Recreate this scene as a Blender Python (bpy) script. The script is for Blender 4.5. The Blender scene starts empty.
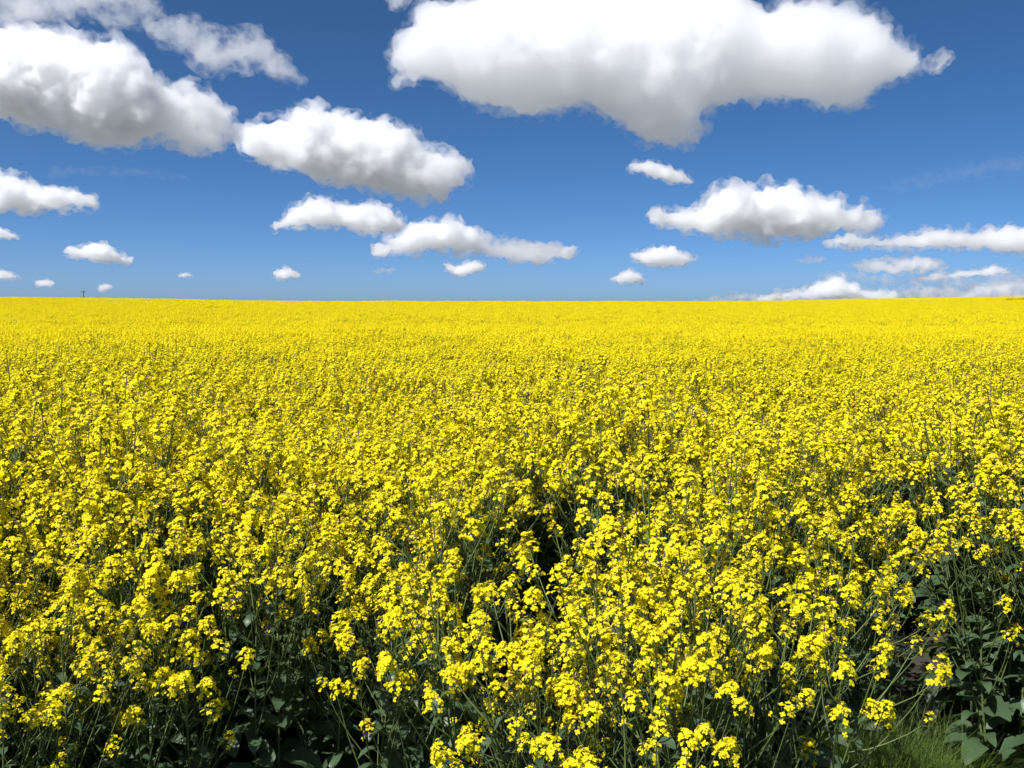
import bpy, bmesh, math, random, os
import numpy as np
from mathutils import Vector, Matrix

SC = bpy.context.scene
COL = SC.collection
R = math.radians

# ------------------------------------------------------------------ helpers
def tag(o, label=None, cat=None, group=None, kind=None):
    if label: o['label'] = label
    if cat: o['category'] = cat
    if group: o['group'] = group
    if kind: o['kind'] = kind
    return o

def link_mesh(name, me, mats=(), parent=None):
    o = bpy.data.objects.new(name, me)
    COL.objects.link(o)
    for m in mats: me.materials.append(m)
    if parent: o.parent = parent
    return o

def new_mat(name):
    m = bpy.data.materials.new(name)
    m.use_nodes = True
    m.node_tree.nodes.clear()
    return m, m.node_tree.nodes, m.node_tree.links

# ------------------------------------------------------------------ camera
W, H, F = 1024, 768, 924.0
CAM_Z = 1.6
CREST = R(0.25)                                  # how far the crest of the field stands above eye level
PITCH = CREST - math.atan(81.0 / F)
cam_d = bpy.data.cameras.new('camera')
cam_d.sensor_width = 36.0
cam_d.lens = 36.0 * F / W
cam_d.clip_start = 0.05
cam_d.clip_end = 120000.0
cam = bpy.data.objects.new('camera', cam_d)
COL.objects.link(cam)
cam.location = (0, 0, CAM_Z)
cam.rotation_euler = (math.pi / 2 + PITCH, 0, 0)
SC.camera = cam
CP, SP = math.cos(PITCH), math.sin(PITCH)

def ray(px, py):
    """direction (unit forward depth) through a picture position, as x, y (away), z"""
    x = (px - W / 2) / F; v = (H / 2 - py) / F
    return np.array((x, CP - v * SP, SP + v * CP))

# ------------------------------------------------------------------ sun and sky
SUN_EL, SUN_AZ = R(56), R(-132)                   # azimuth measured clockwise from the view direction (+y)
sd = Vector((math.sin(SUN_AZ) * math.cos(SUN_EL), math.cos(SUN_AZ) * math.cos(SUN_EL), math.sin(SUN_EL)))
sun_d = bpy.data.lights.new('sun', 'SUN')
sun_d.energy = 4.6
sun_d.angle = R(0.5)
sun_d.color = (1.0, 0.972, 0.93)
sun = bpy.data.objects.new('sun', sun_d)
COL.objects.link(sun)
sun.location = (0, 0, 60)
sun.rotation_euler = sd.to_track_quat('Z', 'Y').to_euler()

wd = bpy.data.worlds.new('World')
SC.world = wd
wd.use_nodes = True
nt = wd.node_tree
nt.nodes.clear()
sky = nt.nodes.new('ShaderNodeTexSky')
sky.sky_type = 'NISHITA'
sky.sun_disc = False
sky.sun_elevation = SUN_EL
sky.sun_rotation = SUN_AZ
sky.altitude = 100
sky.air_density = 0.35
sky.dust_density = 0.8
sky.ozone_density = 5.0
hs = nt.nodes.new('ShaderNodeHueSaturation')
hs.inputs['Hue'].default_value = 0.496
hs.inputs['Saturation'].default_value = 1.17
bg = nt.nodes.new('ShaderNodeBackground')
bg.inputs['Strength'].default_value = 0.098
wo = nt.nodes.new('ShaderNodeOutputWorld')
nt.links.new(sky.outputs[0], hs.inputs['Color'])
nt.links.new(hs.outputs[0], bg.inputs['Color'])
nt.links.new(bg.outputs[0], wo.inputs['Surface'])

SC.view_settings.view_transform = 'Standard'
SC.view_settings.look = 'None'
SC.view_settings.gamma = 1.0
SC.view_settings.use_curve_mapping = False
SC.view_settings.exposure = 0.5
cy = SC.cycles
cy.max_bounces = 32
cy.diffuse_bounces = 8
cy.glossy_bounces = 2
cy.transmission_bounces = 8
cy.volume_bounces = 24
cy.transparent_max_bounces = 64
cy.use_adaptive_sampling = True
cy.adaptive_threshold = 0.02
cy.use_denoising = True

# ------------------------------------------------------------------ clouds
def vnoise(p, seed):
    """smooth gradient noise in [-1, 1] at the rows of p"""
    i = np.floor(p).astype(np.int64); f = p - i
    u = f * f * f * (f * (f * 6 - 15) + 10)
    out = np.zeros(len(p))
    for dx in (0, 1):
        for dy in (0, 1):
            for dz in (0, 1):
                a, b, c = i[:, 0] + dx, i[:, 1] + dy, i[:, 2] + dz
                h = (a * 374761393 + b * 668265263 + c * 2147483647 + seed * 1274126177) & 0xffffffff
                h = ((h ^ (h >> 13)) * 1274126177) & 0xffffffff
                h = h ^ (h >> 16)
                g1 = (h & 1023) / 511.5 - 1; g2 = ((h >> 10) & 1023) / 511.5 - 1; g3 = ((h >> 20) & 1023) / 511.5 - 1
                d = g1 * (f[:, 0] - dx) + g2 * (f[:, 1] - dy) + g3 * (f[:, 2] - dz)
                wgt = np.abs(1 - dx - u[:, 0]) * np.abs(1 - dy - u[:, 1]) * np.abs(1 - dz - u[:, 2])
                out += wgt * d
    return out * 1.3

def poly_dist(p, poly):
    a = poly; b = np.roll(poly, -1, axis=0)
    ab = b - a
    ap = p[:, None, :] - a[None]
    t = np.clip((ap * ab).sum(-1) / np.maximum((ab * ab).sum(-1), 1e-9), 0, 1)
    d = np.sqrt(((ap - t[..., None] * ab) ** 2).sum(-1)).min(1)
    cross = ((a[None, :, 1] > p[:, None, 1]) != (b[None, :, 1] > p[:, None, 1])) & \
            (p[:, None, 0] < (b - a)[None, :, 0] * (p[:, None, 1] - a[None, :, 1]) / np.where(np.abs(ab[None, :, 1]) < 1e-9, 1e-9, ab[None, :, 1]) + a[None, :, 0])
    inside = cross.sum(1) % 2 == 1
    return d, inside

def cloud_mat(name, sigma, grain=None, seed=0, low=0.45, high=0.66, step=0.25):
    """scattering vapour; with grain (metres) its density is torn by fractal noise"""
    m, n, l = new_mat(name)
    vs = n.new('ShaderNodeVolumeScatter')
    vs.inputs['Color'].default_value = (0.988, 0.990, 0.994, 1)
    vs.inputs['Density'].default_value = sigma
    vs.inputs['Anisotropy'].default_value = 0.5
    o = n.new('ShaderNodeOutputMaterial')
    l.new(vs.outputs[0], o.inputs['Volume'])
    if grain:
        tc = n.new('ShaderNodeTexCoord')
        mp = n.new('ShaderNodeMapping')
        mp.inputs['Location'].default_value = (seed * 3.7, seed * 1.3, seed * 2.1)
        nz = n.new('ShaderNodeTexNoise')
        nz.inputs['Scale'].default_value = 1.0 / grain
        nz.inputs['Detail'].default_value = 4.0
        nz.inputs['Roughness'].default_value = 0.6
        mr = n.new('ShaderNodeMapRange')
        mr.interpolation_type = 'SMOOTHSTEP'
        mr.inputs['From Min'].default_value = low
        mr.inputs['From Max'].default_value = high
        mr.inputs['To Max'].default_value = sigma
        l.new(tc.outputs['Object'], mp.inputs['Vector'])
        l.new(mp.outputs[0], nz.inputs['Vector'])
        l.new(nz.outputs['Fac'], mr.inputs['Value'])
        l.new(mr.outputs[0], vs.inputs['Density'])
        m.cycles.volume_step_rate = step
    return m

_b = bmesh.new(); bmesh.ops.create_icosphere(_b, subdivisions=2, radius=1.0)
BALL_V = np.array([v.co[:] for v in _b.verts]); BALL_F = np.array([[v.index for v in f.verts] for f in _b.faces]); _b.free()

def drop_specks(q, f, least=0.012):
    """leave out the closed scraps that are tiny beside the cloud they broke from"""
    lab = np.arange(len(q))
    a, b = f[:, [0, 1, 2, 3]].ravel(), f[:, [1, 2, 3, 0]].ravel()
    while True:
        m = np.minimum(lab[a], lab[b])
        new = lab.copy()
        np.minimum.at(new, a, m); np.minimum.at(new, b, m)
        new = new[new]
        if (new == lab).all(): break
        lab = new
    n = np.bincount(lab, minlength=len(q))
    good = n[lab] >= least * n.max()
    idx = np.cumsum(good) - 1
    return q[good], idx[f[good[f[:, 0]]]]

def cloud(label, outline, seed, mfp=6.0, vox=1.6, rough=1.0, fill=1.0, deep=0.8, veil=1.0, base=900.0, dist=None, thin=False):
    rng = np.random.default_rng(seed)
    poly = np.array(outline, float)
    lo, hi = poly.min(0), poly.max(0)
    size = hi - lo
    low = ray(*( (lo[0] + hi[0]) / 2, hi[1]))
    if dist is None:
        dist = min(base / max(low[2], 0.02), 26000.0)
    k = dist / F                                     # metres per picture unit at that range
    n = int(900 * fill)
    pts = rng.uniform(lo - 10, hi + 10, (9000, 2))
    d, ins = poly_dist(pts, poly)
    pts, d = pts[ins], d[ins]
    # big lobes first, then the small billows near the rim
    take = rng.permutation(len(pts))[:n]
    P, D = pts[take], d[take]
    sph = []
    dmax = D.max()
    for (x, y), dd in zip(P, D):
        r = dd * rng.uniform(0.75, 1.0)
        r = min(r, 0.5 * dmax + 4)
        if r < 1.6 * vox: continue
        depth = math.sqrt(max(dd * (2 * dmax - dd), 0.0)) * deep
        z = rng.uniform(-depth, depth)
        sph.append((x, -y, z, r))
    sph = np.array(sph)
    vv = (sph[:, None, :3] + BALL_V[None] * sph[:, None, 3:]).reshape(-1, 3)
    ff = (BALL_F[None] + (np.arange(len(sph)) * len(BALL_V))[:, None, None]).reshape(-1, 3)
    me = bpy.data.meshes.new('cloud'); me.from_pydata(vv, [], ff)
    o = bpy.data.objects.new('cloud', me); COL.objects.link(o)

    def remesh(src, voxel):
        o.data = src
        md = o.modifiers.new('shrink_wrap', 'REMESH'); md.mode = 'VOXEL'; md.voxel_size = voxel
        dg = bpy.context.evaluated_depsgraph_get(); dg.update()
        out = bpy.data.meshes.new_from_object(o.evaluated_get(dg))
        o.modifiers.clear()
        return out

    def arrays(m_):
        n_ = len(m_.vertices)
        co = np.zeros(n_ * 3); m_.vertices.foreach_get('co', co)
        no = np.zeros(n_ * 3); m_.vertices.foreach_get('normal', no)
        return co.reshape(-1, 3), no.reshape(-1, 3)

    s = rough * min(1.0, dmax / 30.0) ** 0.75
    body = remesh(me, vox)
    co, no = arrays(body)
    warp = np.stack([vnoise(co / 14.0, seed + 50 + i) for i in range(3)], 1) * 4 * s
    disp = np.zeros(len(co))
    sc, am = 30.0 * min(1, dmax / 30.0) ** 0.6, 9.5
    for octv in range(5):
        if sc < 1.3 * vox: break
        disp += am * (np.abs(vnoise((co + warp) / sc, seed + octv)) * 1.6 - 0.55)
        sc *= 0.5; am *= 0.66
    core = co + no * (disp * s - 3.0 * veil * s)[:, None]
    # a thin ragged veil of vapour round the dense body
    disp2 = np.zeros(len(co))
    sc, am = 34.0 * min(1, dmax / 30.0) ** 0.6, 9.0
    for octv in range(4):
        if sc < 1.5 * vox: break
        disp2 += am * vnoise((co + warp * 2) / sc, seed + 90 + octv)
        sc *= 0.5; am *= 0.62
    outer = co + no * ((disp * 0.6 + disp2 * 1.1 + 3.2) * s)[:, None]
    c0 = np.array([(lo[0] + hi[0]) / 2, (lo[1] + hi[1]) / 2])
    org = ray(*c0) * dist
    ex = np.array((1.0, 0, 0)); ey = np.array((0, -SP, CP)); ez = -np.array((0, CP, SP))
    V, Fc, MI, off = [], [], [], 0
    for mi, pos in enumerate((core, outer)):
        body.vertices.foreach_set('co', pos.astype(np.float32).ravel()); body.update()
        cl = remesh(body, vox * (1.0 if mi == 0 else 1.25))
        q, _ = arrays(cl)
        f = np.zeros(len(cl.loops), np.int64); cl.loops.foreach_get('vertex_index', f)
        q, f = drop_specks(q, f.reshape(-1, 4))
        # picture units -> metres at the cloud's own range
        V.append((q[:, 0] - c0[0])[:, None] * ex * k + (q[:, 1] + c0[1])[:, None] * ey * k + q[:, 2][:, None] * ez * k)
        Fc.append(f + off); MI.append(np.full(len(f), mi)); off += len(q)
        o.data = body
        bpy.data.meshes.remove(cl)
    V, Fc, MI = np.concatenate(V), np.concatenate(Fc), np.concatenate(MI)
    res = bpy.data.meshes.new('cloud')
    res.vertices.add(len(V)); res.loops.add(Fc.size); res.polygons.add(len(Fc))
    res.vertices.foreach_set('co', V.astype(np.float32).ravel())
    res.loops.foreach_set('vertex_index', Fc.astype(np.int32).ravel())
    res.polygons.foreach_set('loop_start', (np.arange(len(Fc)) * 4).astype(np.int32))
    res.polygons.foreach_set('material_index', MI.astype(np.int32))
    res.polygons.foreach_set('use_smooth', np.ones(len(Fc), bool))
    res.update(calc_edges=True); res.validate()
    o.data = res
    bpy.data.meshes.remove(me); bpy.data.meshes.remove(body)
    o.location = org
    if thin:
        res.materials.append(cloud_mat('torn_vapour', 1.0 / (mfp * k), grain=20 * k, seed=seed, low=0.40, high=0.62))
    else:
        res.materials.append(cloud_mat('cloud_vapour', 1.0 / (mfp * 0.72 * k)))
    res.materials.append(cloud_mat('cloud_veil', 1.0 / (mfp * (1.2 if thin else 1.6) * k), grain=(5 + 15 * min(1, dmax / 40.0)) * k, seed=seed))
    tag(o, label, 'cloud', 'fair weather clouds over the field')
    return o

CLOUDS = [
 ('broad bright heaped cloud with a grey base, cut off by the frame edge',
  [(-60,40),(0,31),(28,26),(45,30),(62,29),(75,36),(88,45),(105,42),(122,38),(135,46),(152,62),(160,74),(178,84),(188,95),(182,112),(172,126),(160,138),(140,140),(118,148),(95,147),(70,140),(50,130),(25,122),(0,120),(-60,118)], dict(mfp=7)),
 ('ragged greyish cloud bridging the gap between the broad bright cloud and the white heaped one',
  [(166,88),(186,81),(205,82),(220,95),(232,108),(235,120),(236,140),(222,152),(195,155),(172,150),(158,142),(165,126)], dict(mfp=9, thin=True)),
 ('white heaped cloud with a knobbly crest and a tapering tail, hanging between two larger clouds',
  [(236,128),(245,123),(262,122),(280,122),(292,124),(296,108),(306,104),(318,107),(330,111),(345,110),(358,115),(372,116),(388,119),(398,120),(412,129),(421,138),(424,145),(436,148),(452,150),(466,158),(473,166),(468,180),(458,193),(440,199),(415,200),(395,196),(375,192),(350,190),(328,184),(305,178),(285,170),(262,166),(245,160),(236,148)], dict(mfp=6)),
 ('largest cloud of the sky, wide and grey bellied, with a hanging middle lobe',
  [(381,62),(386,45),(398,32),(410,18),(425,8),(440,5),(460,2),(480,-8),(520,-6),(560,-14),(620,-18),(700,-14),(740,-6),(752,8),(760,12),(772,4),(790,-6),(812,-4),(830,8),(850,10),(868,10),(878,20),(890,35),(905,45),(922,52),(925,65),(915,78),(900,88),(880,92),(878,105),(865,111),(845,110),(825,104),(800,106),(775,102),(745,98),(720,108),(708,120),(714,138),(695,146),(678,150),(660,146),(640,138),(625,128),(600,115),(585,105),(560,112),(530,120),(505,125),(498,110),(480,108),(462,98),(440,88),(425,80),(405,85),(388,80)], dict(mfp=17, fill=1.6, deep=0.48)),
 ('flat based white cloud cut off by the frame edge below the broad bright heaped cloud',
  [(-50,174),(0,171),(10,172),(20,172),(30,180),(38,186),(55,184),(70,188),(85,186),(95,194),(105,207),(95,210),(70,208),(55,213),(25,214),(-50,213)], dict(mfp=5, vox=1.2)),
 ('small plain cloud at the frame edge under the flat based white cloud',
  [(-30,226),(0,225),(12,230),(20,236),(16,241),(-30,241)], dict(mfp=4, vox=0.9)),
 ('small lens shaped white cloud alone in the blue, above the utility pole',
  [(62,252),(70,247),(82,246),(95,240),(105,242),(118,250),(130,257),(137,262),(120,264),(95,263),(78,260),(66,258)], dict(mfp=3.5, vox=0.8)),
 ('low little cloud cut off by the frame edge, beside another low little cloud',
  [(-20,270),(5,269),(12,271),(20,278),(18,281),(-20,281)], dict(mfp=3.5, vox=0.7)),
 ('low little cloud between the frame edge cloud and the utility pole',
  [(31,281),(40,278),(50,278),(58,285),(50,288),(38,288)], dict(mfp=3.5, vox=0.6)),
 ('tiny round cloud just above the field, next to the utility pole',
  [(97,287),(101,283),(108,282),(113,286),(110,291),(100,291)], dict(mfp=3, vox=0.5)),
 ('tiny faint cloud well to the side of the small lens shaped cloud',
  [(176,275),(182,271),(190,272),(194,276),(188,278),(178,278)], dict(mfp=4, vox=0.5)),
 ('pale cloud drawn out to a point at one end, overlapping a longer ragged cloud',
  [(256,228),(275,222),(283,212),(300,203),(312,197),(325,197),(345,201),(360,201),(375,199),(388,204),(398,212),(408,217),(400,230),(385,236),(365,235),(345,230),(320,230),(295,231),(275,231)], dict(mfp=5, vox=1.1)),
 ('long ragged cloud with a thin trailing end, low in the middle of the sky',
  [(364,248),(380,243),(395,232),(410,220),(425,216),(450,215),(465,217),(480,223),(490,236),(492,244),(515,238),(530,240),(550,246),(565,247),(583,248),(580,254),(562,258),(555,263),(530,265),(505,261),(480,256),(440,254),(400,255),(370,254)], dict(mfp=5, vox=1.1)),
 ('small two humped cloud under the long ragged cloud',
  [(440,262),(450,260),(456,264),(468,260),(478,259),(487,266),(484,272),(470,276),(455,278),(445,272)], dict(mfp=3.5, vox=0.7)),
 ('small oval cloud low over the field under the pale pointed cloud',
  [(271,272),(278,267),(288,266),(298,270),(304,276),(300,280),(285,281),(274,279)], dict(mfp=3.5, vox=0.7)),
 ('faint thin cloud between the small oval cloud and the two humped cloud',
  [(366,271),(378,267),(392,267),(400,271),(392,274),(376,274)], dict(mfp=7, vox=0.7, thin=True)),
 ('slanting narrow cloud by itself under the largest cloud',
  [(625,163),(640,159),(655,160),(670,165),(685,172),(698,182),(690,187),(672,183),(655,179),(638,174),(628,170)], dict(mfp=5, vox=0.9)),
 ('wide double crested cloud with a pale grey underside, above the long bank of cloud',
  [(643,212),(655,204),(672,207),(690,203),(700,205),(703,190),(715,184),(730,182),(745,186),(755,185),(770,180),(790,182),(805,190),(815,195),(830,193),(845,200),(860,205),(875,212),(885,222),(880,230),(860,234),(830,236),(800,240),(780,244),(760,240),(730,238),(700,236),(670,232),(650,225)], dict(mfp=5, vox=1.2)),
 ('long bank of cloud running out of the frame, behind the wide double crested cloud',
  [(818,243),(832,236),(850,230),(880,234),(915,232),(920,228),(935,224),(950,228),(975,230),(995,225),(1030,224),(1070,224),(1070,256),(1024,256),(990,253),(960,250),(930,252),(900,252),(870,250),(840,250)], dict(mfp=6, vox=1.2)),
 ('small rounded white cloud over the middle of the field, above a smaller broken one',
  [(625,252),(640,249),(660,245),(672,244),(685,252),(696,257),(690,266),(672,268),(650,267),(632,262)], dict(mfp=3.5, vox=0.8)),
 ('small broken cloud just under the small rounded white cloud',
  [(606,281),(612,276),(618,270),(628,267),(640,272),(650,281),(640,285),(620,285)], dict(mfp=4, vox=0.7)),
 ('short faint grey cloud under the middle of the wide double crested cloud',
  [(793,258),(805,255),(820,256),(832,260),(820,264),(800,263)], dict(mfp=7, vox=0.7, thin=True)),
 ('grey streaky cloud in the low bank, under the long bank of cloud',
  [(845,264),(865,258),(890,256),(915,255),(940,258),(958,266),(930,273),(895,275),(860,272)], dict(mfp=5, vox=0.9, thin=True)),
 ('white peaked cloud standing on the horizon of the field',
  [(755,297),(775,290),(790,288),(805,286),(820,278),(838,274),(850,279),(862,286),(880,288),(900,294),(895,303),(750,303)], dict(mfp=4, vox=0.8)),
 ('low grey hazy cloud lying on the horizon beside the white peaked cloud',
  [(690,300),(715,294),(740,291),(760,293),(775,298),(770,304),(690,304)], dict(mfp=10, vox=0.8, thin=True)),
 ('slender bright cloud with a rising tip, low near the frame edge',
  [(912,277),(930,272),(945,273),(960,268),(980,268),(995,263),(1012,269),(1008,275),(985,278),(960,279),(940,282),(918,283)], dict(mfp=4, vox=0.7)),
 ('low grey mass of cloud behind the crest of the field near the dark hedge',
  [(890,290),(910,283),(940,284),(960,281),(990,282),(1010,278),(1060,278),(1060,304),(890,304)], dict(mfp=8, vox=0.9, thin=True)),
 ('thin grey cloud across the top of the frame, above the broad bright heaped cloud',
  [(-60,-30),(150,-30),(160,5),(145,20),(122,32),(105,26),(80,20),(50,22),(30,26),(0,28),(-60,28)], dict(mfp=30, fill=0.8, thin=True)),
 ('thin torn grey cloud slanting down to a blunt end, beside the broad bright heaped cloud',
  [(140,18),(165,16),(195,12),(212,26),(232,34),(250,28),(270,38),(285,48),(295,65),(312,82),(300,86),(280,84),(265,78),(250,65),(240,68),(220,75),(205,76),(190,62),(175,52),(160,45),(145,35)], dict(mfp=24, fill=0.8, thin=True)),
 ('wisp of cloud at the top of the frame beside the largest cloud',
  [(380,-14),(412,-14),(408,4),(398,12),(388,6)], dict(mfp=14, thin=True)),
 ('wisp of cloud trailing off the pointed end of the largest cloud',
  [(918,60),(932,54),(944,48),(954,54),(948,66),(936,76),(926,72)], dict(mfp=12, vox=1.0, thin=True)),
 ('very faint streak of high cloud below the broad bright heaped cloud',
  [(28,176),(60,166),(110,164),(150,168),(205,176),(200,182),(140,178),(80,176),(50,180)], dict(mfp=130, vox=1.4, thin=True, base=2500.0)),
 ('very faint slanting veil of high cloud under the trailing end of the largest cloud',
  [(860,190),(900,176),(950,164),(1000,154),(1050,150),(1050,172),(1000,178),(950,186),(900,196)], dict(mfp=170, vox=1.6, thin=True, base=2500.0)),
 ('pale hazy sheet of cloud between the grey streaky cloud and the low grey mass',
  [(800,272),(850,268),(900,276),(960,274),(1020,268),(1070,268),(1070,290),(1000,290),(940,288),(880,286),(830,280)], dict(mfp=22, vox=1.0, thin=True)),
 ('thin wispy rag of cloud joining the two ends of the long ragged cloud',
  [(472,240),(490,234),(515,238),(545,242),(580,246),(586,251),(560,256),(520,260),(485,256)], dict(mfp=11, vox=1.0, thin=True)),
]
# ------------------------------------------------------------------ materials of the field
def leafy_mat(name, col, var, trans, rough=0.5, spec=0.3, seed_scale=90.0, tcol=None):
    """thin plant tissue: a little gloss, some light let through, colour varied from place to place and from plant to plant"""
    m, n, l = new_mat(name)
    out = n.new('ShaderNodeOutputMaterial')
    p = n.new('ShaderNodeBsdfPrincipled')
    p.inputs['Roughness'].default_value = rough
    p.inputs['Specular IOR Level'].default_value = spec
    t = n.new('ShaderNodeBsdfTranslucent')
    mix = n.new('ShaderNodeMixShader'); mix.inputs[0].default_value = trans
    geo = n.new('ShaderNodeNewGeometry')
    nz = n.new('ShaderNodeTexNoise'); nz.inputs['Scale'].default_value = seed_scale; nz.inputs['Detail'].default_value = 2
    l.new(geo.outputs['Position'], nz.inputs['Vector'])
    oi = n.new('ShaderNodeObjectInfo')
    add = n.new('ShaderNodeMath'); add.operation = 'MULTIPLY_ADD'
    l.new(oi.outputs['Random'], add.inputs[0]); add.inputs[1].default_value = 0.6
    l.new(nz.outputs['Fac'], add.inputs[2])
    rp = n.new('ShaderNodeMapRange'); rp.inputs['From Min'].default_value = 0.3; rp.inputs['From Max'].default_value = 1.3
    l.new(add.outputs[0], rp.inputs['Value'])
    mc = n.new('ShaderNodeMix'); mc.data_type = 'RGBA'
    mc.inputs['A'].default_value = (*col, 1); mc.inputs['B'].default_value = (*var, 1)
    l.new(rp.outputs[0], mc.inputs['Factor'])
    l.new(mc.outputs['Result'], p.inputs['Base Color'])
    if tcol:
        t.inputs['Color'].default_value = (*tcol, 1)
    else:
        l.new(mc.outputs['Result'], t.inputs['Color'])
    l.new(p.outputs[0], mix.inputs[1]); l.new(t.outputs[0], mix.inputs[2]); l.new(mix.outputs[0], out.inputs[0])
    return m

M_PETAL = leafy_mat('petal_yellow', (0.91, 0.82, 0.017), (0.88, 0.73, 0.012), 0.32, rough=0.7, spec=0.15, tcol=(0.92, 0.82, 0.006))
M_HEART = leafy_mat('flower_heart', (0.45, 0.36, 0.012), (0.34, 0.30, 0.02), 0.2, rough=0.7, spec=0.1)
M_BUD = leafy_mat('flower_bud', (0.24, 0.27, 0.03), (0.34, 0.33, 0.02), 0.2)
M_STEM = leafy_mat('stem_green', (0.10, 0.15, 0.045), (0.15, 0.19, 0.06), 0.08, rough=0.5)
M_LEAF = leafy_mat('leaf_green', (0.055, 0.10, 0.048), (0.085, 0.135, 0.068), 0.25, rough=0.42, spec=0.4, seed_scale=25.0, tcol=(0.10, 0.17, 0.02))

# ------------------------------------------------------------------ mesh building
class MB:
    def __init__(s): s.v = []; s.f = []; s.m = []
    def add(s, vs, fs, mi=0):
        o = len(s.v)
        s.v.extend(tuple(map(float, q)) for q in vs)
        s.f.extend(tuple(i + o for i in f) for f in fs)
        s.m.extend([mi] * len(fs))
    def put(s, other, mat, mimap):
        o = len(s.v)
        M_ = np.array(mat)
        vv = np.array(other.v) @ M_[:3, :3].T + M_[:3, 3]
        s.v.extend(map(tuple, vv.tolist()))
        s.f.extend(tuple(i + o for i in f) for f in other.f)
        s.m.extend(mimap[i] for i in other.m)
    def mesh(s, name, mats, smooth=True):
        me = bpy.data.meshes.new(name)
        me.from_pydata(s.v, [], s.f)
        me.polygons.foreach_set('material_index', np.array(s.m, np.int32))
        me.polygons.foreach_set('use_smooth', np.full(len(s.f), smooth))
        for m in mats: me.materials.append(m)
        me.update()
        return me

def unit(v):
    v = np.asarray(v, float); return v / max(np.linalg.norm(v), 1e-9)

def frame(d):
    d = unit(d)
    a = np.array((1.0, 0, 0)) if abs(d[0]) < 0.8 else np.array((0, 1.0, 0))
    u = unit(np.cross(d, a)); return d, u, np.cross(d, u)

def tube(mb, pts, rad, sides=4, mi=0):
    pts = np.asarray(pts, float); n = len(pts)
    vs, fs = [], []
    for i in range(n):
        t = pts[min(i + 1, n - 1)] - pts[max(i - 1, 0)]
        _, u, w = frame(t)
        for k in range(sides):
            a = 2 * math.pi * k / sides
            vs.append(pts[i] + rad[i] * (math.cos(a) * u + math.sin(a) * w))
    for i in range(n - 1):
        for k in range(sides):
            a, b = i * sides + k, i * sides + (k + 1) % sides
            fs.append((a, b, b + sides, a + sides))
    mb.add(vs, fs, mi)

def flower(mb, c, nrm, s, rng, simple=False):
    nrm, u, w = frame(nrm)
    a0 = rng.uniform(0, 6.28)
    cup = rng.uniform(0.1, 0.55)
    for k in range(4):
        a = a0 + k * math.pi / 2 + rng.normal(0, 0.12)
        e = math.cos(a) * u + math.sin(a) * w
        q = np.cross(nrm, e)
        cu = cup + rng.normal(0, 0.12)
        d1 = unit(e + nrm * cu); d2 = unit(e + nrm * (cu - rng.uniform(0.3, 0.8)))
        tw = rng.normal(0, 0.15)
        q1 = unit(q + nrm * tw)
        b0 = c + d1 * s * 0.05
        m0 = c + d1 * s * 0.58
        t0 = m0 + d2 * s * 0.45
        if simple:
            mb.add([b0, m0 + q1 * s * 0.42, t0, m0 - q1 * s * 0.42], [(0, 1, 2, 3)], 0)
        else:
            mb.add([b0 - q * s * 0.07, b0 + q * s * 0.07, m0 + q1 * s * 0.43, m0 - q1 * s * 0.43, t0 + q1 * s * 0.26, t0 - q1 * s * 0.26],
                   [(0, 1, 2, 3), (3, 2, 4, 5)], 0)
    if not simple:
        r = s * 0.17
        top = c + nrm * s * 0.4
        mb.add([c + u * r, c + w * r, c - u * r, c - w * r, top], [(0, 1, 4), (1, 2, 4), (2, 3, 4), (3, 0, 4)], 1)

def bud(mb, c, d, s):
    d, u, w = frame(d)
    r = s * 0.42
    mb.add([c, c + d * s * 0.55 + u * r, c + d * s * 0.55 + w * r, c + d * s * 0.55 - u * r, c + d * s * 0.55 - w * r, c + d * s * 1.2],
           [(0, 2, 1), (0, 3, 2), (0, 4, 3), (0, 1, 4), (5, 1, 2), (5, 2, 3), (5, 3, 4), (5, 4, 1)], 2)

def flower_head(rng, size=1.0, simple=False, nflow=None):
    """one raceme: opened flowers on little stalks round an axis, a knot of buds on top. materials 0 petal 1 heart 2 bud 3 stem"""
    mb = MB()
    n = nflow or int(rng.integers(14, 24))
    full = min(1.0, n / 14.0)
    L = rng.uniform(0.034, 0.062) * size * (0.6 + 0.4 * full)
    bend = rng.normal(0, 0.008, 2)
    ax = lambda t: np.array((bend[0] * t * t, bend[1] * t * t, L * t))
    if not simple:
        tube(mb, [ax(0), ax(0.5), ax(1)], [0.0019 * size, 0.0015 * size, 0.0011 * size], 3, 3)
    ang = rng.uniform(0, 6.28)
    for i in range(n):
        t = min(max((i + rng.uniform(-0.4, 0.4)) / n, 0), 1) ** 0.8
        ang += 2.4 + rng.normal(0, 0.3)
        el = 0.12 + 0.85 * t + rng.normal(0, 0.2)
        d = np.array((math.cos(ang) * math.cos(el), math.sin(ang) * math.cos(el), math.sin(el)))
        pl = (0.030 - 0.015 * t) * size * rng.uniform(0.7, 1.2) * (0.75 + 0.25 * full)
        a = ax(0.1 + 0.82 * t); c = a + d * pl + np.array((0, 0, 0.004))
        if not simple:
            tube(mb, [a, c], [0.0008, 0.0007], 3, 3)
        nn = unit(d + np.array((0, 0, 0.5)) + rng.normal(0, 0.3, 3))
        flower(mb, c, nn, rng.uniform(0.0070, 0.0096) * size * (1.18 if simple else 1), rng, simple)
    for i in range(5 if simple else 12):
        a = i * 2.4; r = 0.0085 * math.sqrt(i / 12) * size
        d = unit((math.cos(a) * r * 60, math.sin(a) * r * 60, 1))
        bud(mb, ax(1) + np.array((math.cos(a) * r, math.sin(a) * r, -r * 0.4)), d, rng.uniform(0.005, 0.008) * size)
    return mb

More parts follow.
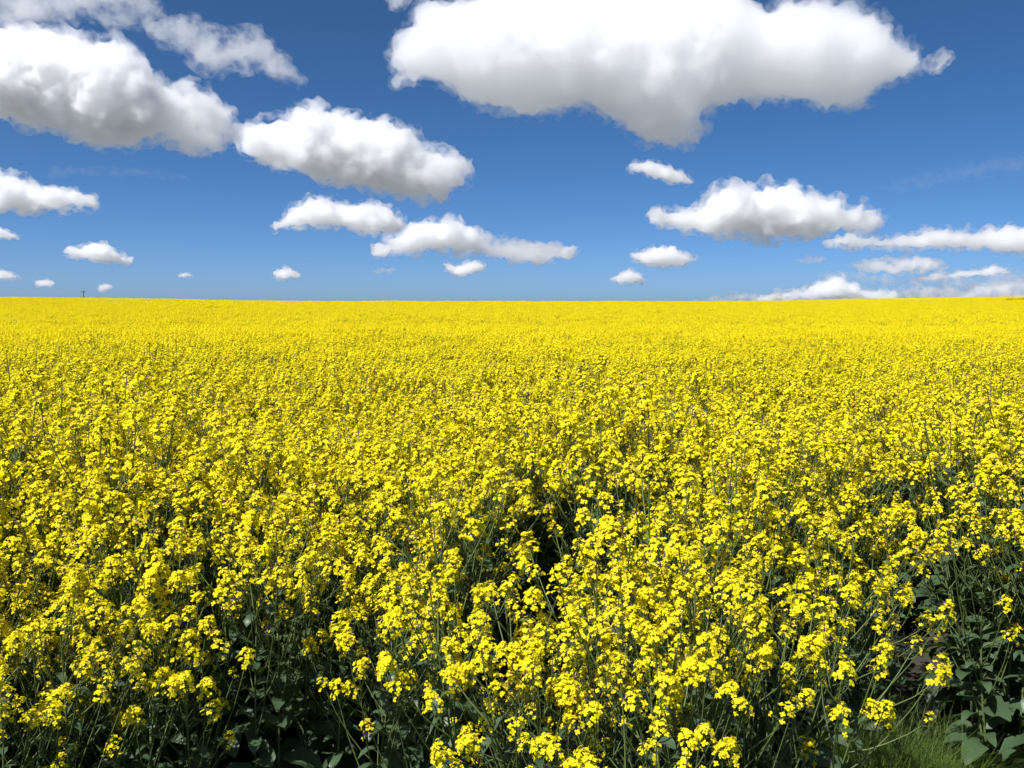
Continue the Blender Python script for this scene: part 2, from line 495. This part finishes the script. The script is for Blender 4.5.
def leaf(mb, base, out, length, width, rng, droop=0.6, seg=5):
    """a broad wavy leaf with a folded midrib, bending over under its own weight"""
    out = unit((out[0], out[1], 0)); side = np.array((-out[1], out[0], 0))
    el = rng.uniform(0.3, 0.9); p = np.array(base, float)
    roll = rng.normal(0, 0.35)
    vs, fs = [], []
    for i in range(seg + 1):
        t = i / seg
        wd_ = width * (0.10 if i == 0 else (math.sin(math.pi * min(1, 0.12 + 0.88 * t)) ** 0.7) * (1 + 0.25 * rng.uniform(-1, 1)))
        if i == seg: wd_ = width * 0.03
        d = out * math.cos(el) + np.array((0, 0, math.sin(el)))
        up = np.cross(d, side); up = -up if up[2] < 0 else up
        s2 = unit(side * math.cos(roll) + up * math.sin(roll))
        fold = up * wd_ * 0.28
        vs += [p - s2 * wd_ + fold + up * rng.normal(0, 0.07) * width, p, p + s2 * wd_ + fold + up * rng.normal(0, 0.07) * width]
        p = p + d * length / seg
        el -= droop * rng.uniform(0.6, 1.4) / seg * 2.2
    for i in range(seg):
        a = i * 3
        fs += [(a, a + 1, a + 4, a + 3), (a + 1, a + 2, a + 5, a + 4)]
    mb.add(vs, fs, 0)

HEADS = [flower_head(np.random.default_rng(100 + i), size=s_, nflow=n_) for i, (s_, n_) in enumerate(
    ((1.0, 25), (1.08, 29), (0.95, 20), (1.0, 31), (1.12, 24), (0.95, 17), (1.05, 26), (1.05, 21), (0.95, 13), (0.9, 10), (0.9, 7), (0.8, 5)))]
HEADS_FAR = [flower_head(np.random.default_rng(200 + i), size=1.05, simple=True, nflow=22) for i in range(8)]

class Plant:
    """stem and branches, foliage, and where the flower heads sit: list of (head index, 4x4)"""
    def __init__(s, seed, H=1.0, low=False, bare=False, nb=None):
        rng = np.random.default_rng(seed)
        s.stem, s.leaves, s.heads = MB(), MB(), []
        lean = rng.normal(0, 0.05, 2)
        wob = rng.normal(0, 0.012, 2)
        P = lambda t: np.array((lean[0] * t * t * H + wob[0] * math.sin(5 * t), lean[1] * t * t * H + wob[1] * math.sin(4 * t), H * t))
        ts = np.linspace(0, 1, 8)
        tube(s.stem, [P(t) for t in ts], [0.0050 - 0.0033 * t for t in ts], 5)
        s.head(P(1.0), P(1) - P(0.9), rng, rng.integers(0, 8) if not bare else 11)
        s.pods(P(0.86), P(1.0), rng)
        nb = nb or int(rng.integers(13, 18))
        a = rng.uniform(0, 6.28)
        t0 = 0.25 if low else 0.42
        for i in range(nb):
            t = t0 + (0.86 - t0) * (i + rng.uniform(0, 0.8)) / nb
            a += 2.4 + rng.normal(0, 0.35)
            o = np.array((math.cos(a), math.sin(a), 0))
            b = P(t)
            zt = H * (rng.uniform(0.5, 0.98) if low else min(0.99, max(t + 0.14, rng.uniform(0.77, 1.03))))
            zt = max(zt, b[2] + (0.24 if low else 0.12))
            reach = rng.uniform(0.07, 0.19) * (1.1 if low else 1.0) + 0.08 * (zt - b[2])
            tip = b + o * reach; tip[2] = zt
            mid = b + o * reach * 0.55; mid[2] = b[2] + (zt - b[2]) * 0.42
            q = [b, (b + mid) / 2 + o * 0.008, mid, (mid + tip) / 2 + o * 0.006, tip]
            tube(s.stem, q, [0.0025, 0.0022, 0.0019, 0.0016, 0.0013], 4)
            if rng.random() < (0.3 if bare else 0.97):
                s.head(tip, tip - mid + np.array((0, 0, 0.08)), rng, rng.integers(0, 11 if low else 10))
            s.pods(q[3], tip, rng)
            leaf(s.leaves, b, o + rng.normal(0, 0.3, 3), rng.uniform(0.05, 0.10), rng.uniform(0.009, 0.016), rng, 0.8, 4)
        for i in range(int(rng.integers(11, 15))):
            t = 0.05 + 0.55 * (i + rng.random()) / 13
            a += 2.4 + rng.normal(0, 0.5)
            k = 1.15 - 0.9 * t
            leaf(s.leaves, P(t), (math.cos(a), math.sin(a)), rng.uniform(0.10, 0.20) * k, rng.uniform(0.022, 0.046) * k, rng, 0.7, 6)
    def pods(s, a, b, rng):
        d = unit(b - a); _, u, w = frame(d)
        for i in range(int(rng.integers(3, 8))):
            c = a + (b - a) * rng.uniform(0.1, 0.95); an = rng.uniform(0, 6.28)
            e = unit(d * 0.9 + math.cos(an) * u + math.sin(an) * w)
            l = rng.uniform(0.012, 0.035)
            tube(s.stem, [c, c + e * l * 0.5, c + e * l + d * l * 0.15], [0.0006, 0.0008, 0.0003], 3)
    def head(s, at, d, rng, i):
        d, u, w = frame(d)
        an = rng.uniform(0, 6.28); k = rng.uniform(0.76, 1.02)
        u2 = math.cos(an) * u + math.sin(an) * w
        m = np.eye(4); m[:3, 0] = u2 * k; m[:3, 1] = np.cross(d, u2) * k; m[:3, 2] = d * k; m[:3, 3] = at
        s.heads.append((int(i), m))
    def joined(s, far=False):
        mb = MB()
        I = np.eye(4)
        mb.put(s.stem, I, [3]); mb.put(s.leaves, I, [4])
        for i, m in s.heads:
            mb.put(HEADS_FAR[i % 8] if far else HEADS[i], m, [0, 1, 2, 3])
        return mb

ALL_M = [M_PETAL, M_HEART, M_BUD, M_STEM, M_LEAF]
PLANTS = [Plant(10 + i, H=h) for i, h in enumerate((1.0, 1.04, 0.97, 1.0, 1.06, 0.94, 1.0, 1.02))] + \
         [Plant(140 + i, H=h, low=True, nb=23) for i, h in enumerate((0.92, 0.98, 0.88, 0.95))] + \
         [Plant(60, H=1.08, bare=True), Plant(61, H=1.03, bare=True)]
N_REG, N_LOW = 8, 4

# ------------------------------------------------------------------ lie of the land
CROP_H = 1.02
CREST_Y = 170.0
def sstep(t):
    t = np.clip(t, 0, 1); return t * t * (3 - 2 * t)
def ground_z(x, y):
    x, y = np.asarray(x, float), np.asarray(y, float)
    top = CAM_Z + CREST_Y * math.tan(CREST) - CROP_H
    z = top * sstep((y - 18) / (CREST_Y - 18))
    side = 0.0043 * CREST_Y
    z = z + side * np.where(x < 0, sstep((-x - 25) / 62), 1.15 * sstep((x - 30) / 62)) * sstep((y - 40) / 120)
    z = z - 7.0 * sstep((y - CREST_Y) / 260)
    return z
# ------------------------------------------------------------------ ground sheet
def build_ground():
    ys = np.concatenate([np.arange(-12, 12, 0.5), np.geomspace(12, 30000, 60)])
    xs = np.concatenate([-np.geomspace(12, 30000, 45)[::-1], np.arange(-11.5, 12, 0.5), np.geomspace(12, 30000, 45)])
    back = -np.geomspace(13, 30000, 20)[::-1]
    ys = np.concatenate([back, ys])
    X, Y = np.meshgrid(xs, ys)
    Z = ground_z(X, Y)
    near = (np.abs(X) < 12) & (np.abs(Y) < 12)
    q = np.stack([X.ravel() * 2.1, Y.ravel() * 2.1, np.zeros(X.size)], 1)
    Z = Z + np.where(near, vnoise(q, 7).reshape(X.shape) * 0.025, 0)
    nx, ny = len(xs), len(ys)
    v = np.stack([X.ravel(), Y.ravel(), Z.ravel()], 1)
    i = np.arange(nx * ny).reshape(ny, nx)
    f = np.stack([i[:-1, :-1].ravel(), i[:-1, 1:].ravel(), i[1:, 1:].ravel(), i[1:, :-1].ravel()], 1)
    me = bpy.data.meshes.new('ground')
    me.from_pydata(v.tolist(), [], f.tolist())
    me.polygons.foreach_set('use_smooth', np.ones(len(f), bool))
    m, n, l = new_mat('soil_and_meadow')
    out = n.new('ShaderNodeOutputMaterial'); p = n.new('ShaderNodeBsdfPrincipled'); p.inputs['Roughness'].default_value = 0.95
    geo = n.new('ShaderNodeNewGeometry')
    nz = n.new('ShaderNodeTexNoise'); nz.inputs['Scale'].default_value = 9; nz.inputs['Detail'].default_value = 6
    n2 = n.new('ShaderNodeTexNoise'); n2.inputs['Scale'].default_value = 0.01; n2.inputs['Detail'].default_value = 3
    l.new(geo.outputs['Position'], nz.inputs['Vector']); l.new(geo.outputs['Position'], n2.inputs['Vector'])
    soil = n.new('ShaderNodeMix'); soil.data_type = 'RGBA'
    soil.inputs['A'].default_value = (0.03, 0.026, 0.018, 1); soil.inputs['B'].default_value = (0.05, 0.046, 0.034, 1)
    l.new(nz.outputs['Fac'], soil.inputs['Factor'])
    mead = n.new('ShaderNodeMix'); mead.data_type = 'RGBA'
    mead.inputs['A'].default_value = (0.15, 0.165, 0.16, 1); mead.inputs['B'].default_value = (0.21, 0.215, 0.21, 1)
    l.new(n2.outputs['Fac'], mead.inputs['Factor'])
    ln = n.new('ShaderNodeVectorMath'); ln.operation = 'LENGTH'; l.new(geo.outputs['Position'], ln.inputs[0])
    mr = n.new('ShaderNodeMapRange'); mr.inputs['From Min'].default_value = 185; mr.inputs['From Max'].default_value = 230
    l.new(ln.outputs['Value'], mr.inputs['Value'])
    mx = n.new('ShaderNodeMix'); mx.data_type = 'RGBA'
    l.new(mr.outputs[0], mx.inputs['Factor']); l.new(soil.outputs['Result'], mx.inputs['A']); l.new(mead.outputs['Result'], mx.inputs['B'])
    l.new(mx.outputs['Result'], p.inputs['Base Color'])
    bp = n.new('ShaderNodeBump'); bp.inputs['Distance'].default_value = 0.03; bp.inputs['Strength'].default_value = 0.8
    l.new(nz.outputs['Fac'], bp.inputs['Height']); l.new(bp.outputs[0], p.inputs['Normal'])
    l.new(p.outputs[0], out.inputs[0])
    return tag(link_mesh('ground', me, [m]), kind='structure')

build_ground()

# ------------------------------------------------------------------ where the plants stand
RNG = np.random.default_rng(5)
EDGE_X = [-9, -2.2, -1.20, -1.02, -0.90, -0.5, -0.16, -0.04, 0.3, 0.58, 0.68, 0.86, 1.0, 1.45, 1.62, 3.0, 9]
EDGE_Y = [2.1, 1.95, 1.90, 2.00, 2.35, 2.50, 2.40, 1.95, 1.80, 1.86, 2.05, 2.75, 2.96, 2.96, 2.66, 2.65, 3.0]
def edge_y(x): return np.interp(x, EDGE_X, EDGE_Y)
# holes in the stand: x, y, radius
HOLES = [(0.10, 3.0, 0.27), (0.50, 2.85, 0.17), (1.18, 4.9, 0.22), (1.48, 3.6, 0.22), (1.75, 4.1, 0.2), (-0.76, 2.95, 0.12), (-0.30, 4.2, 0.13), (1.6, 5.4, 0.2), (-1.6, 5.2, 0.2)]
ROW = 0.138
def grid_points(y0, y1, sp, half, jit=0.42):
    pts = []
    y = y0
    while y < y1:
        w = half(y)
        n = int(2 * w / sp)
        x = -w + (np.arange(n) + 0.5) * sp + RNG.uniform(-jit, jit, n) * sp
        pts.append(np.stack([x, y + RNG.uniform(-jit, jit, n) * sp], 1))
        y += sp
    return np.concatenate(pts)

def stand_height(x, y):
    """slow swells in how tall the crop has grown"""
    q = np.stack([np.asarray(x) / 1.4, np.asarray(y) / 1.4, np.zeros(len(x))], 1)
    q2 = np.stack([np.asarray(x) / 5.5, np.asarray(y) / 5.5, np.ones(len(x))], 1)
    return 1.0 + 0.15 * vnoise(q, 3) + 0.09 * vnoise(q2, 4)

P = grid_points(1.7, 26.0, ROW, lambda y: 0.62 * y + 2.2)
keep = P[:, 1] > edge_y(P[:, 0]) + RNG.uniform(-0.06, 0.06, len(P))
in_gap = np.zeros(len(P), bool)
for hx, hy, hr in HOLES:
    in_gap |= np.hypot(P[:, 0] - hx, (P[:, 1] - hy) / 2.4) < hr
keep &= ~(in_gap & (RNG.random(len(P)) < 0.86))
P, in_gap = P[keep], in_gap[keep]
calm = 1 - 0.55 * sstep((P[:, 1] - 5) / 10)            # seen flatter with distance, the swells are broader there
SCL = 1 + (stand_height(P[:, 0], P[:, 1]) * RNG.normal(1.0, 0.065, len(P)) - 1) * calm
back = P[:, 1] - edge_y(P[:, 0])                      # how far in from the edge
rim = np.clip(back / 0.7, 0, 1)
SCL *= 0.84 + 0.16 * rim
SCL = np.where(in_gap, 0.68 * SCL, SCL)
ROT = RNG.uniform(0, 2 * math.pi, len(P))
IDX = RNG.integers(0, N_REG, len(P))
bulge = ((P[:, 0] > -0.08) & (P[:, 0] < 0.80)) | (P[:, 0] < -1.0)
low = (back < 0.6) & (RNG.random(len(P)) < np.where(bulge, 0.85, 0.4))
IDX[low] = N_REG + RNG.integers(0, N_LOW, int(low.sum()))
bare = (~low) & (RNG.random(len(P)) < 0.035)
IDX[bare] = N_REG + N_LOW + RNG.integers(0, 2, int(bare.sum()))
TX = RNG.normal(0, 0.07, len(P)); TY = RNG.normal(0, 0.07, len(P))
TX += np.where(back < 0.4, RNG.uniform(0.0, 0.26, len(P)) * np.where(bulge, 1, 0.3), 0)   # the outermost lean out over the verge
Z = ground_z(P[:, 0], P[:, 1])

def to_px(x, y, z):
    dz = z - CAM_Z
    depth = y * CP + dz * SP
    v = -y * SP + dz * CP
    return W / 2 + F * x / depth, H / 2 - F * v / depth, depth
px, py, dep = to_px(P[:, 0], P[:, 1], Z + 0.85 * SCL)
seen = (px > -25) & (px < W + 25) & (py < H + 30) & (dep > 0.3)
order = np.argsort(dep + np.where(seen, 0, 1e6))
N_IND = 300
single = order[:N_IND]
rest = np.ones(len(P), bool); rest[single] = False

# ------------------------------------------------------------------ the nearest plants, each one a thing with its parts
head_me = [h.mesh('flower_head', [M_PETAL, M_HEART, M_BUD, M_STEM]) for h in HEADS]
parts = []
for p in PLANTS:
    st = MB(); st.put(p.stem, np.eye(4), [0])
    parts.append((st.mesh('stem', [M_STEM]), p.leaves.mesh('foliage', [M_LEAF]), p.heads))
PLANT_OBJ = []
ALL_G = 'rapeseed plants nearest to the verge'
def nearest_to(x, y, used=set()):
    """the one near plant rooted closest to a spot"""
    for i in sorted(single, key=lambda i: math.hypot(P[i, 0] - x, P[i, 1] - y)):
        if i not in used:
            used.add(i); return i
gap = HOLES[0]
SPECIAL = {
    single[0]: 'rapeseed plant jutting furthest out of the crop, nearest of all to the viewer',
    nearest_to(1.2, 3.0): 'rapeseed plant rooted right behind the tall green grass clump',
    nearest_to(gap[0] - 0.02, gap[1] - 0.60): 'rapeseed plant standing alone in front of the biggest dark gap in the crop',
    nearest_to(gap[0] + 0.02, gap[1] + 0.60): 'first rapeseed plant behind the biggest dark gap in the crop',
    nearest_to(gap[0] + 0.33, gap[1]): 'rapeseed plant between the biggest dark gap and the next smaller gap',
}
def plant_label(i):
    if i in SPECIAL: return SPECIAL[i], ALL_G
    if IDX[i] >= N_REG + N_LOW:
        return 'rapeseed plant with nearly bare branches and few flowers, poking up among full yellow neighbours', 'nearly bare rapeseed plants'
    if back[i] < 0.35:
        return 'outermost yellow rapeseed plant on the open edge of the crop, facing the verge', 'rapeseed plants along the open edge of the crop'
    if SCL[i] > 1.12:
        return 'tall yellow rapeseed plant rising above its neighbours inside the crop', 'tall rapeseed plants inside the crop'
    return 'yellow rapeseed plant of ordinary height crowded among others behind the edge of the crop', ALL_G
def plant_at(i):
    st, fo, hd = parts[IDX[i]]
    e = bpy.data.objects.new('rapeseed_plant', None)
    COL.objects.link(e)
    e.empty_display_size = 0.1
    e.location = (P[i, 0], P[i, 1], Z[i] - 0.01)
    e.rotation_euler = (TX[i], TY[i], ROT[i])
    e.scale = (SCL[i],) * 3
    for nm, me in (('stem', st), ('foliage', fo)):
        o = bpy.data.objects.new(nm, me); COL.objects.link(o); o.parent = e
    for hi, m in hd:
        o = bpy.data.objects.new('flower_head', head_me[hi]); COL.objects.link(o); o.parent = e
        o.matrix_local = Matrix(m.tolist())
    tag(e, plant_label(i)[0], 'plant', plant_label(i)[1])
    return e
for i in single:
    PLANT_OBJ.append(plant_at(i))

# ------------------------------------------------------------------ the rest of the crop: nobody could count it
def scatter(name, protos, pos, rot, scl, idx):
    """one object: a cloud of points, each carrying a copy of one of the prototype meshes"""
    me = bpy.data.meshes.new(name)
    me.vertices.add(len(pos)); me.vertices.foreach_set('co', np.asarray(pos, np.float32).ravel())
    for nm, ty, val in (('turn', 'FLOAT_VECTOR', rot), ('size', 'FLOAT', scl), ('kind_index', 'INT', idx)):
        a = me.attributes.new(nm, ty, 'POINT')
        a.data.foreach_set('vector' if ty == 'FLOAT_VECTOR' else 'value', np.asarray(val, np.int32 if ty == 'INT' else np.float32).ravel())
    o = bpy.data.objects.new(name, me); COL.objects.link(o)
    g = bpy.data.node_groups.new(name, 'GeometryNodeTree')
    g.interface.new_socket('Geometry', in_out='INPUT', socket_type='NodeSocketGeometry')
    g.interface.new_socket('Geometry', in_out='OUTPUT', socket_type='NodeSocketGeometry')
    n, l = g.nodes, g.links
    gi, go = n.new('NodeGroupInput'), n.new('NodeGroupOutput')
    iop = n.new('GeometryNodeInstanceOnPoints')
    join = n.new('GeometryNodeJoinGeometry')
    for pm in reversed(protos):
        src = bpy.data.objects.new(pm.name, pm)
        oi = n.new('GeometryNodeObjectInfo'); oi.inputs['Object'].default_value = src
        oi.inputs['As Instance'].default_value = False
        gti = n.new('GeometryNodeGeometryToInstance')
        l.new(oi.outputs['Geometry'], gti.inputs[0]); l.new(gti.outputs[0], join.inputs[0])
    def attr(nm, ty):
        a = n.new('GeometryNodeInputNamedAttribute'); a.data_type = ty; a.inputs['Name'].default_value = nm
        return a.outputs['Attribute']
    iop.inputs['Pick Instance'].default_value = True
    l.new(gi.outputs[0], iop.inputs['Points']); l.new(join.outputs[0], iop.inputs['Instance'])
    l.new(attr('kind_index', 'INT'), iop.inputs['Instance Index'])
    e2r = n.new('FunctionNodeEulerToRotation')
    l.new(attr('turn', 'FLOAT_VECTOR'), e2r.inputs[0]); l.new(e2r.outputs[0], iop.inputs['Rotation'])
    l.new(attr('size', 'FLOAT'), iop.inputs['Scale'])
    l.new(iop.outputs[0], go.inputs[0])
    md = o.modifiers.new('crop', 'NODES'); md.node_group = g
    return o

FARP = [PLANTS[i].joined(far=True) for i in range(N_REG)]
full = [p.joined().mesh('crop_plant', ALL_M) for p in PLANTS] + [p.mesh('crop_plant', ALL_M) for p in FARP]
fade = (RNG.random(len(P)) < (P[:, 1] - 6.0) / 14.0) & rest
IDX[fade] = len(PLANTS) + RNG.integers(0, N_REG, int(fade.sum()))
crop = scatter('rapeseed_crop', full, np.column_stack([P[rest], Z[rest] - 0.01]), np.column_stack([TX[rest], TY[rest], ROT[rest]]), SCL[rest], IDX[rest])
tag(crop, 'dense yellow rapeseed crop stretching away behind the nearest plants', 'crop', kind='stuff')

def patch(seed, side, sp, far):
    rng = np.random.default_rng(seed)
    mb = MB()
    n = int(round(side / sp))
    for a in range(n):
        for b in range(n):
            x = (a + 0.5 + rng.uniform(-0.42, 0.42)) * sp - side / 2; y = (b + 0.5 + rng.uniform(-0.42, 0.42)) * sp - side / 2
            k = rng.normal(1.0, 0.07)
            m = np.array(Matrix.Translation((x, y, 0)) @ Matrix.Rotation(rng.uniform(0, 6.28), 4, 'Z') @ Matrix.Rotation(rng.normal(0, 0.07), 4, 'X') @ Matrix.Scale(k, 4))
            mb.put(FARP[rng.integers(0, len(FARP))], m, [0, 1, 2, 3, 4])
    return mb.mesh('crop_patch', ALL_M)
patches = [patch(300 + i, 1.242, ROW, True) for i in range(5)]
Q = grid_points(26.6, CREST_Y + 45, 1.242, lambda y: 0.66 * y + 6, jit=0.08)
thin = vnoise(np.stack([Q[:, 0] / 5.0, Q[:, 1] / 9.0, Q[:, 0] * 0], 1), 21)
Q = Q[~((thin < -0.42) & (RNG.random(len(Q)) < 0.45))]
zq = ground_z(Q[:, 0], Q[:, 1])
sq = stand_height(Q[:, 0] / 2.5, Q[:, 1] / 2.5)
tx = np.arctan((ground_z(Q[:, 0], Q[:, 1] + 0.5) - ground_z(Q[:, 0], Q[:, 1] - 0.5)))
far = scatter('distant_rapeseed_crop', patches, np.column_stack([Q, zq - 0.01]), np.column_stack([tx, np.zeros(len(Q)), RNG.uniform(0, 6.28, len(Q))]), sq, RNG.integers(0, 5, len(Q)))
tag(far, 'far yellow rapeseed crop rising evenly to the skyline', 'crop', kind='stuff')
print('plants', len(P), 'patches', len(Q), 'objects', len(SC.objects))
# ------------------------------------------------------------------ grass on the verge
def grass_tuft(seed, n, h, spread):
    rng = np.random.default_rng(seed); mb = MB()
    for i in range(n):
        a = rng.uniform(0, 6.28); r = spread * math.sqrt(rng.random())
        p = np.array((r * math.cos(rng.uniform(0, 6.28)), r * math.sin(rng.uniform(0, 6.28)), 0.0))
        o = np.array((math.cos(a), math.sin(a), 0)); q = np.array((-o[1], o[0], 0))
        L = h * rng.uniform(0.5, 1.2); w = rng.uniform(0.0009, 0.0019); el = rng.uniform(0.9, 1.5); vs = []
        for k in range(4):
            ww = w * (1 - k / 3.2)
            vs += [p - q * ww, p + q * ww]
            p = p + (o * math.cos(el) + np.array((0, 0, math.sin(el)))) * L / 3; el -= rng.uniform(0.15, 0.5)
        mb.add(vs, [(0, 1, 3, 2), (2, 3, 5, 4), (4, 5, 7, 6)], 0)
    return mb
M_GRASS = leafy_mat('grass_green', (0.07, 0.13, 0.018), (0.11, 0.17, 0.028), 0.3, seed_scale=12, tcol=(0.07, 0.16, 0.01))
tufts = [grass_tuft(500 + i, 60, 0.13, 0.06).mesh('grass_tuft', [M_GRASS]) for i in range(4)]
gx = RNG.uniform(-3.2, 3.6, 7600); gy = RNG.uniform(0.2, 3.7, 7600)
ok = gy < edge_y(gx) + np.where((gx > 0.6) & (gx < 2.2), 0.65, 0.12) * RNG.random(len(gx))
dens = vnoise(np.stack([gx * 1.6, gy * 1.6, gx * 0], 1), 33)
ok &= dens > -0.25
gx, gy = gx[ok], gy[ok]
gr = scatter('verge_grass', tufts, np.column_stack([gx, gy, ground_z(gx, gy) - 0.005]), np.column_stack([gx * 0, gx * 0, RNG.uniform(0, 6.28, len(gx))]), RNG.uniform(0.6, 1.25, len(gx)), RNG.integers(0, 4, len(gx)))
# the taller clump at the corner of the standing crop
tall = [grass_tuft(520 + i, 240, 0.29, 0.08).mesh('grass_tuft', [M_GRASS]) for i in range(3)]
tx_ = 1.16 + RNG.normal(0, 0.065, 60); ty_ = 2.73 + RNG.normal(0, 0.07, 60)
ta = scatter('verge_grass', tall, np.column_stack([tx_, ty_, ground_z(tx_, ty_)]), np.column_stack([tx_ * 0, tx_ * 0, RNG.uniform(0, 6.28, 60)]), RNG.uniform(0.45, 1.25, 60), RNG.integers(0, 3, 60))
tag(ta, 'tall bright green grass clump at the corner of the standing crop', 'grass', kind='stuff')
tag(gr, 'short bright green grass on the verge at the foot of the crop', 'grass', kind='stuff')

# ------------------------------------------------------------------ utility pole beyond the crest
def plain_mat(name, col, rough=0.8):
    m, n, l = new_mat(name)
    o = n.new('ShaderNodeOutputMaterial'); p = n.new('ShaderNodeBsdfPrincipled')
    p.inputs['Roughness'].default_value = rough
    nz = n.new('ShaderNodeTexNoise'); nz.inputs['Scale'].default_value = 8; nz.inputs['Detail'].default_value = 5
    mx = n.new('ShaderNodeMix'); mx.data_type = 'RGBA'
    mx.inputs['A'].default_value = (*[c * 0.7 for c in col], 1); mx.inputs['B'].default_value = (*[c * 1.3 for c in col], 1)
    l.new(nz.outputs['Fac'], mx.inputs['Factor']); l.new(mx.outputs['Result'], p.inputs['Base Color']); l.new(p.outputs[0], o.inputs[0])
    return m
def box(mb, lo, hi, mi=0):
    (a, b, c), (d, e, f) = lo, hi
    mb.add([(a, b, c), (d, b, c), (d, e, c), (a, e, c), (a, b, f), (d, b, f), (d, e, f), (a, e, f)],
           [(3, 2, 1, 0), (4, 5, 6, 7), (0, 1, 5, 4), (1, 2, 6, 5), (2, 3, 7, 6), (3, 0, 4, 7)], mi)
M_WOOD = plain_mat('creosoted_wood', (0.06, 0.05, 0.04)); M_PORC = plain_mat('insulator_brown', (0.09, 0.07, 0.06), 0.3)
D = 330.0
r_ = ray(83.5, 291.0); top = r_ / r_[1] * D
zt = CAM_Z + top[2]; zb = float(ground_z(top[0], D))
pole = bpy.data.objects.new('utility_pole', None); COL.objects.link(pole); pole.location = (top[0], D, zb)
pole.rotation_euler = (0, 0, R(-12))
hgt = zt - zb
mb = MB(); tube(mb, [(0, 0, -1.0), (0, 0, hgt * 0.5), (0, 0, hgt)], [0.2, 0.17, 0.13], 10); link_mesh('pole', mb.mesh('pole', []), [M_WOOD], pole)
mb = MB(); box(mb, (-0.95, -0.22, hgt - 0.42), (0.95, -0.10, hgt - 0.22)); arm = link_mesh('crossarm', mb.mesh('crossarm', [], False), [M_WOOD], pole)
for x in (-0.85, 0.0, 0.85):
    mb = MB(); z0 = hgt - 0.22 if x else hgt
    tube(mb, [(x, -0.16 if x else 0, z0 - 0.02), (x, -0.16 if x else 0, z0 + 0.1), (x, -0.16 if x else 0, z0 + 0.22), (x, -0.16 if x else 0, z0 + 0.3)], [0.03, 0.07, 0.09, 0.04], 8)
    link_mesh('insulator', mb.mesh('insulator', []), [M_PORC], pole)
tag(pole, 'lone dark wooden utility pole with a crossarm, showing over the crest of the field', 'utility pole')

# ------------------------------------------------------------------ dark hedge within the field near the skyline
def hedge():
    rng = np.random.default_rng(9)
    root = bpy.data.objects.new('hedge', None); COL.objects.link(root)
    D = 118.0
    p0 = ray(1004, 301.5); x0 = p0[0] / p0[1] * D
    root.location = (x0, D, float(ground_z(x0, D)))
    L = 26.0
    tr, lf = MB(), MB()
    n = 60
    for i in range(n):
        x = L * (i + rng.random()) / n
        g = float(ground_z(x0 + x, D)) - float(ground_z(x0, D))
        h = (1.30 + 0.35 * min(1, x / 5)) * rng.uniform(0.9, 1.1)
        y = rng.uniform(-0.3, 0.3)
        tube(tr, [(x, y, g - 0.05), (x + rng.normal(0, 0.1), y, g + h * 0.5), (x + rng.normal(0, 0.2), y, g + h * 0.9)], [0.04, 0.03, 0.01], 5)
        for k in range(170):
            c = np.array((x + rng.normal(0, 0.28), y + rng.normal(0, 0.3), g + h * (1 - 0.75 * rng.random() ** 1.5)))
            d, u, w = frame(rng.normal(0, 1, 3)); s_ = rng.uniform(0.03, 0.06)
            lf.add([c - u * s_, c - w * s_ * 0.5, c + u * s_, c + w * s_ * 0.5], [(0, 1, 2, 3)])
    link_mesh('trunk', tr.mesh('trunk', []), [M_WOOD], root)
    link_mesh('foliage', lf.mesh('foliage', []), [leafy_mat('hedge_leaf', (0.035, 0.05, 0.02), (0.06, 0.06, 0.03), 0.15)], root)
    tag(root, 'low dark hedge poking above the far yellow crop near the skyline', 'hedge')
hedge()

# ------------------------------------------------------------------ a bird far up
def bird():
    d = ray(20.5, 163.5); loc = d * 150.0 + np.array((0, 0, CAM_Z))
    root = bpy.data.objects.new('bird', None); COL.objects.link(root)
    root.location = loc; root.rotation_euler = (R(8), 0, R(70))
    mb = MB()
    ys = [-0.17, -0.13, -0.06, 0.02, 0.09, 0.13, 0.16, 0.19]
    rs = [0.012, 0.02, 0.038, 0.05, 0.04, 0.03, 0.028, 0.004]
    tube(mb, [(0, y, 0.01 * math.sin(y * 9)) for y in ys], rs, 8)
    mb.add([(-0.02, -0.15, 0), (0.02, -0.15, 0), (0.05, -0.29, 0), (0, -0.27, 0.004), (-0.05, -0.29, 0)], [(0, 1, 2, 3, 4)])
    m = plain_mat('dark_plumage', (0.03, 0.03, 0.035), 0.6)
    link_mesh('body', mb.mesh('body', []), [m], root)
    for s in (-1, 1):
        w = MB(); top, bot = [], []
        for (x, y0, y1, z) in ((0.03, 0.09, -0.06, 0.01), (0.13, 0.11, -0.06, 0.05), (0.24, 0.09, -0.05, 0.07), (0.33, 0.04, -0.05, 0.06), (0.40, -0.03, -0.07, 0.04)):
            top += [(s * x, y0, z), (s * x, (y0 + y1) / 2, z + 0.012), (s * x, y1, z - 0.004)]
            bot += [(s * x, y0, z - 0.004), (s * x, (y0 + y1) / 2, z), (s * x, y1, z - 0.008)]
        f = []
        for i in range(4):
            for j in range(2):
                a = i * 3 + j
                f += [(a, a + 1, a + 4, a + 3), (15 + a, 15 + a + 3, 15 + a + 4, 15 + a + 1)]
        w.add(top + bot, f)
        link_mesh('wing', w.mesh('wing', []), [m], root)
    tag(root, 'small dark bird gliding in the blue between two clouds near the frame edge', 'bird')
bird()

# ------------------------------------------------------------------ the clouds
for i_, (lab_, line_, kw_) in enumerate(CLOUDS):
    cloud(lab_, line_, i_ + 1, **kw_)
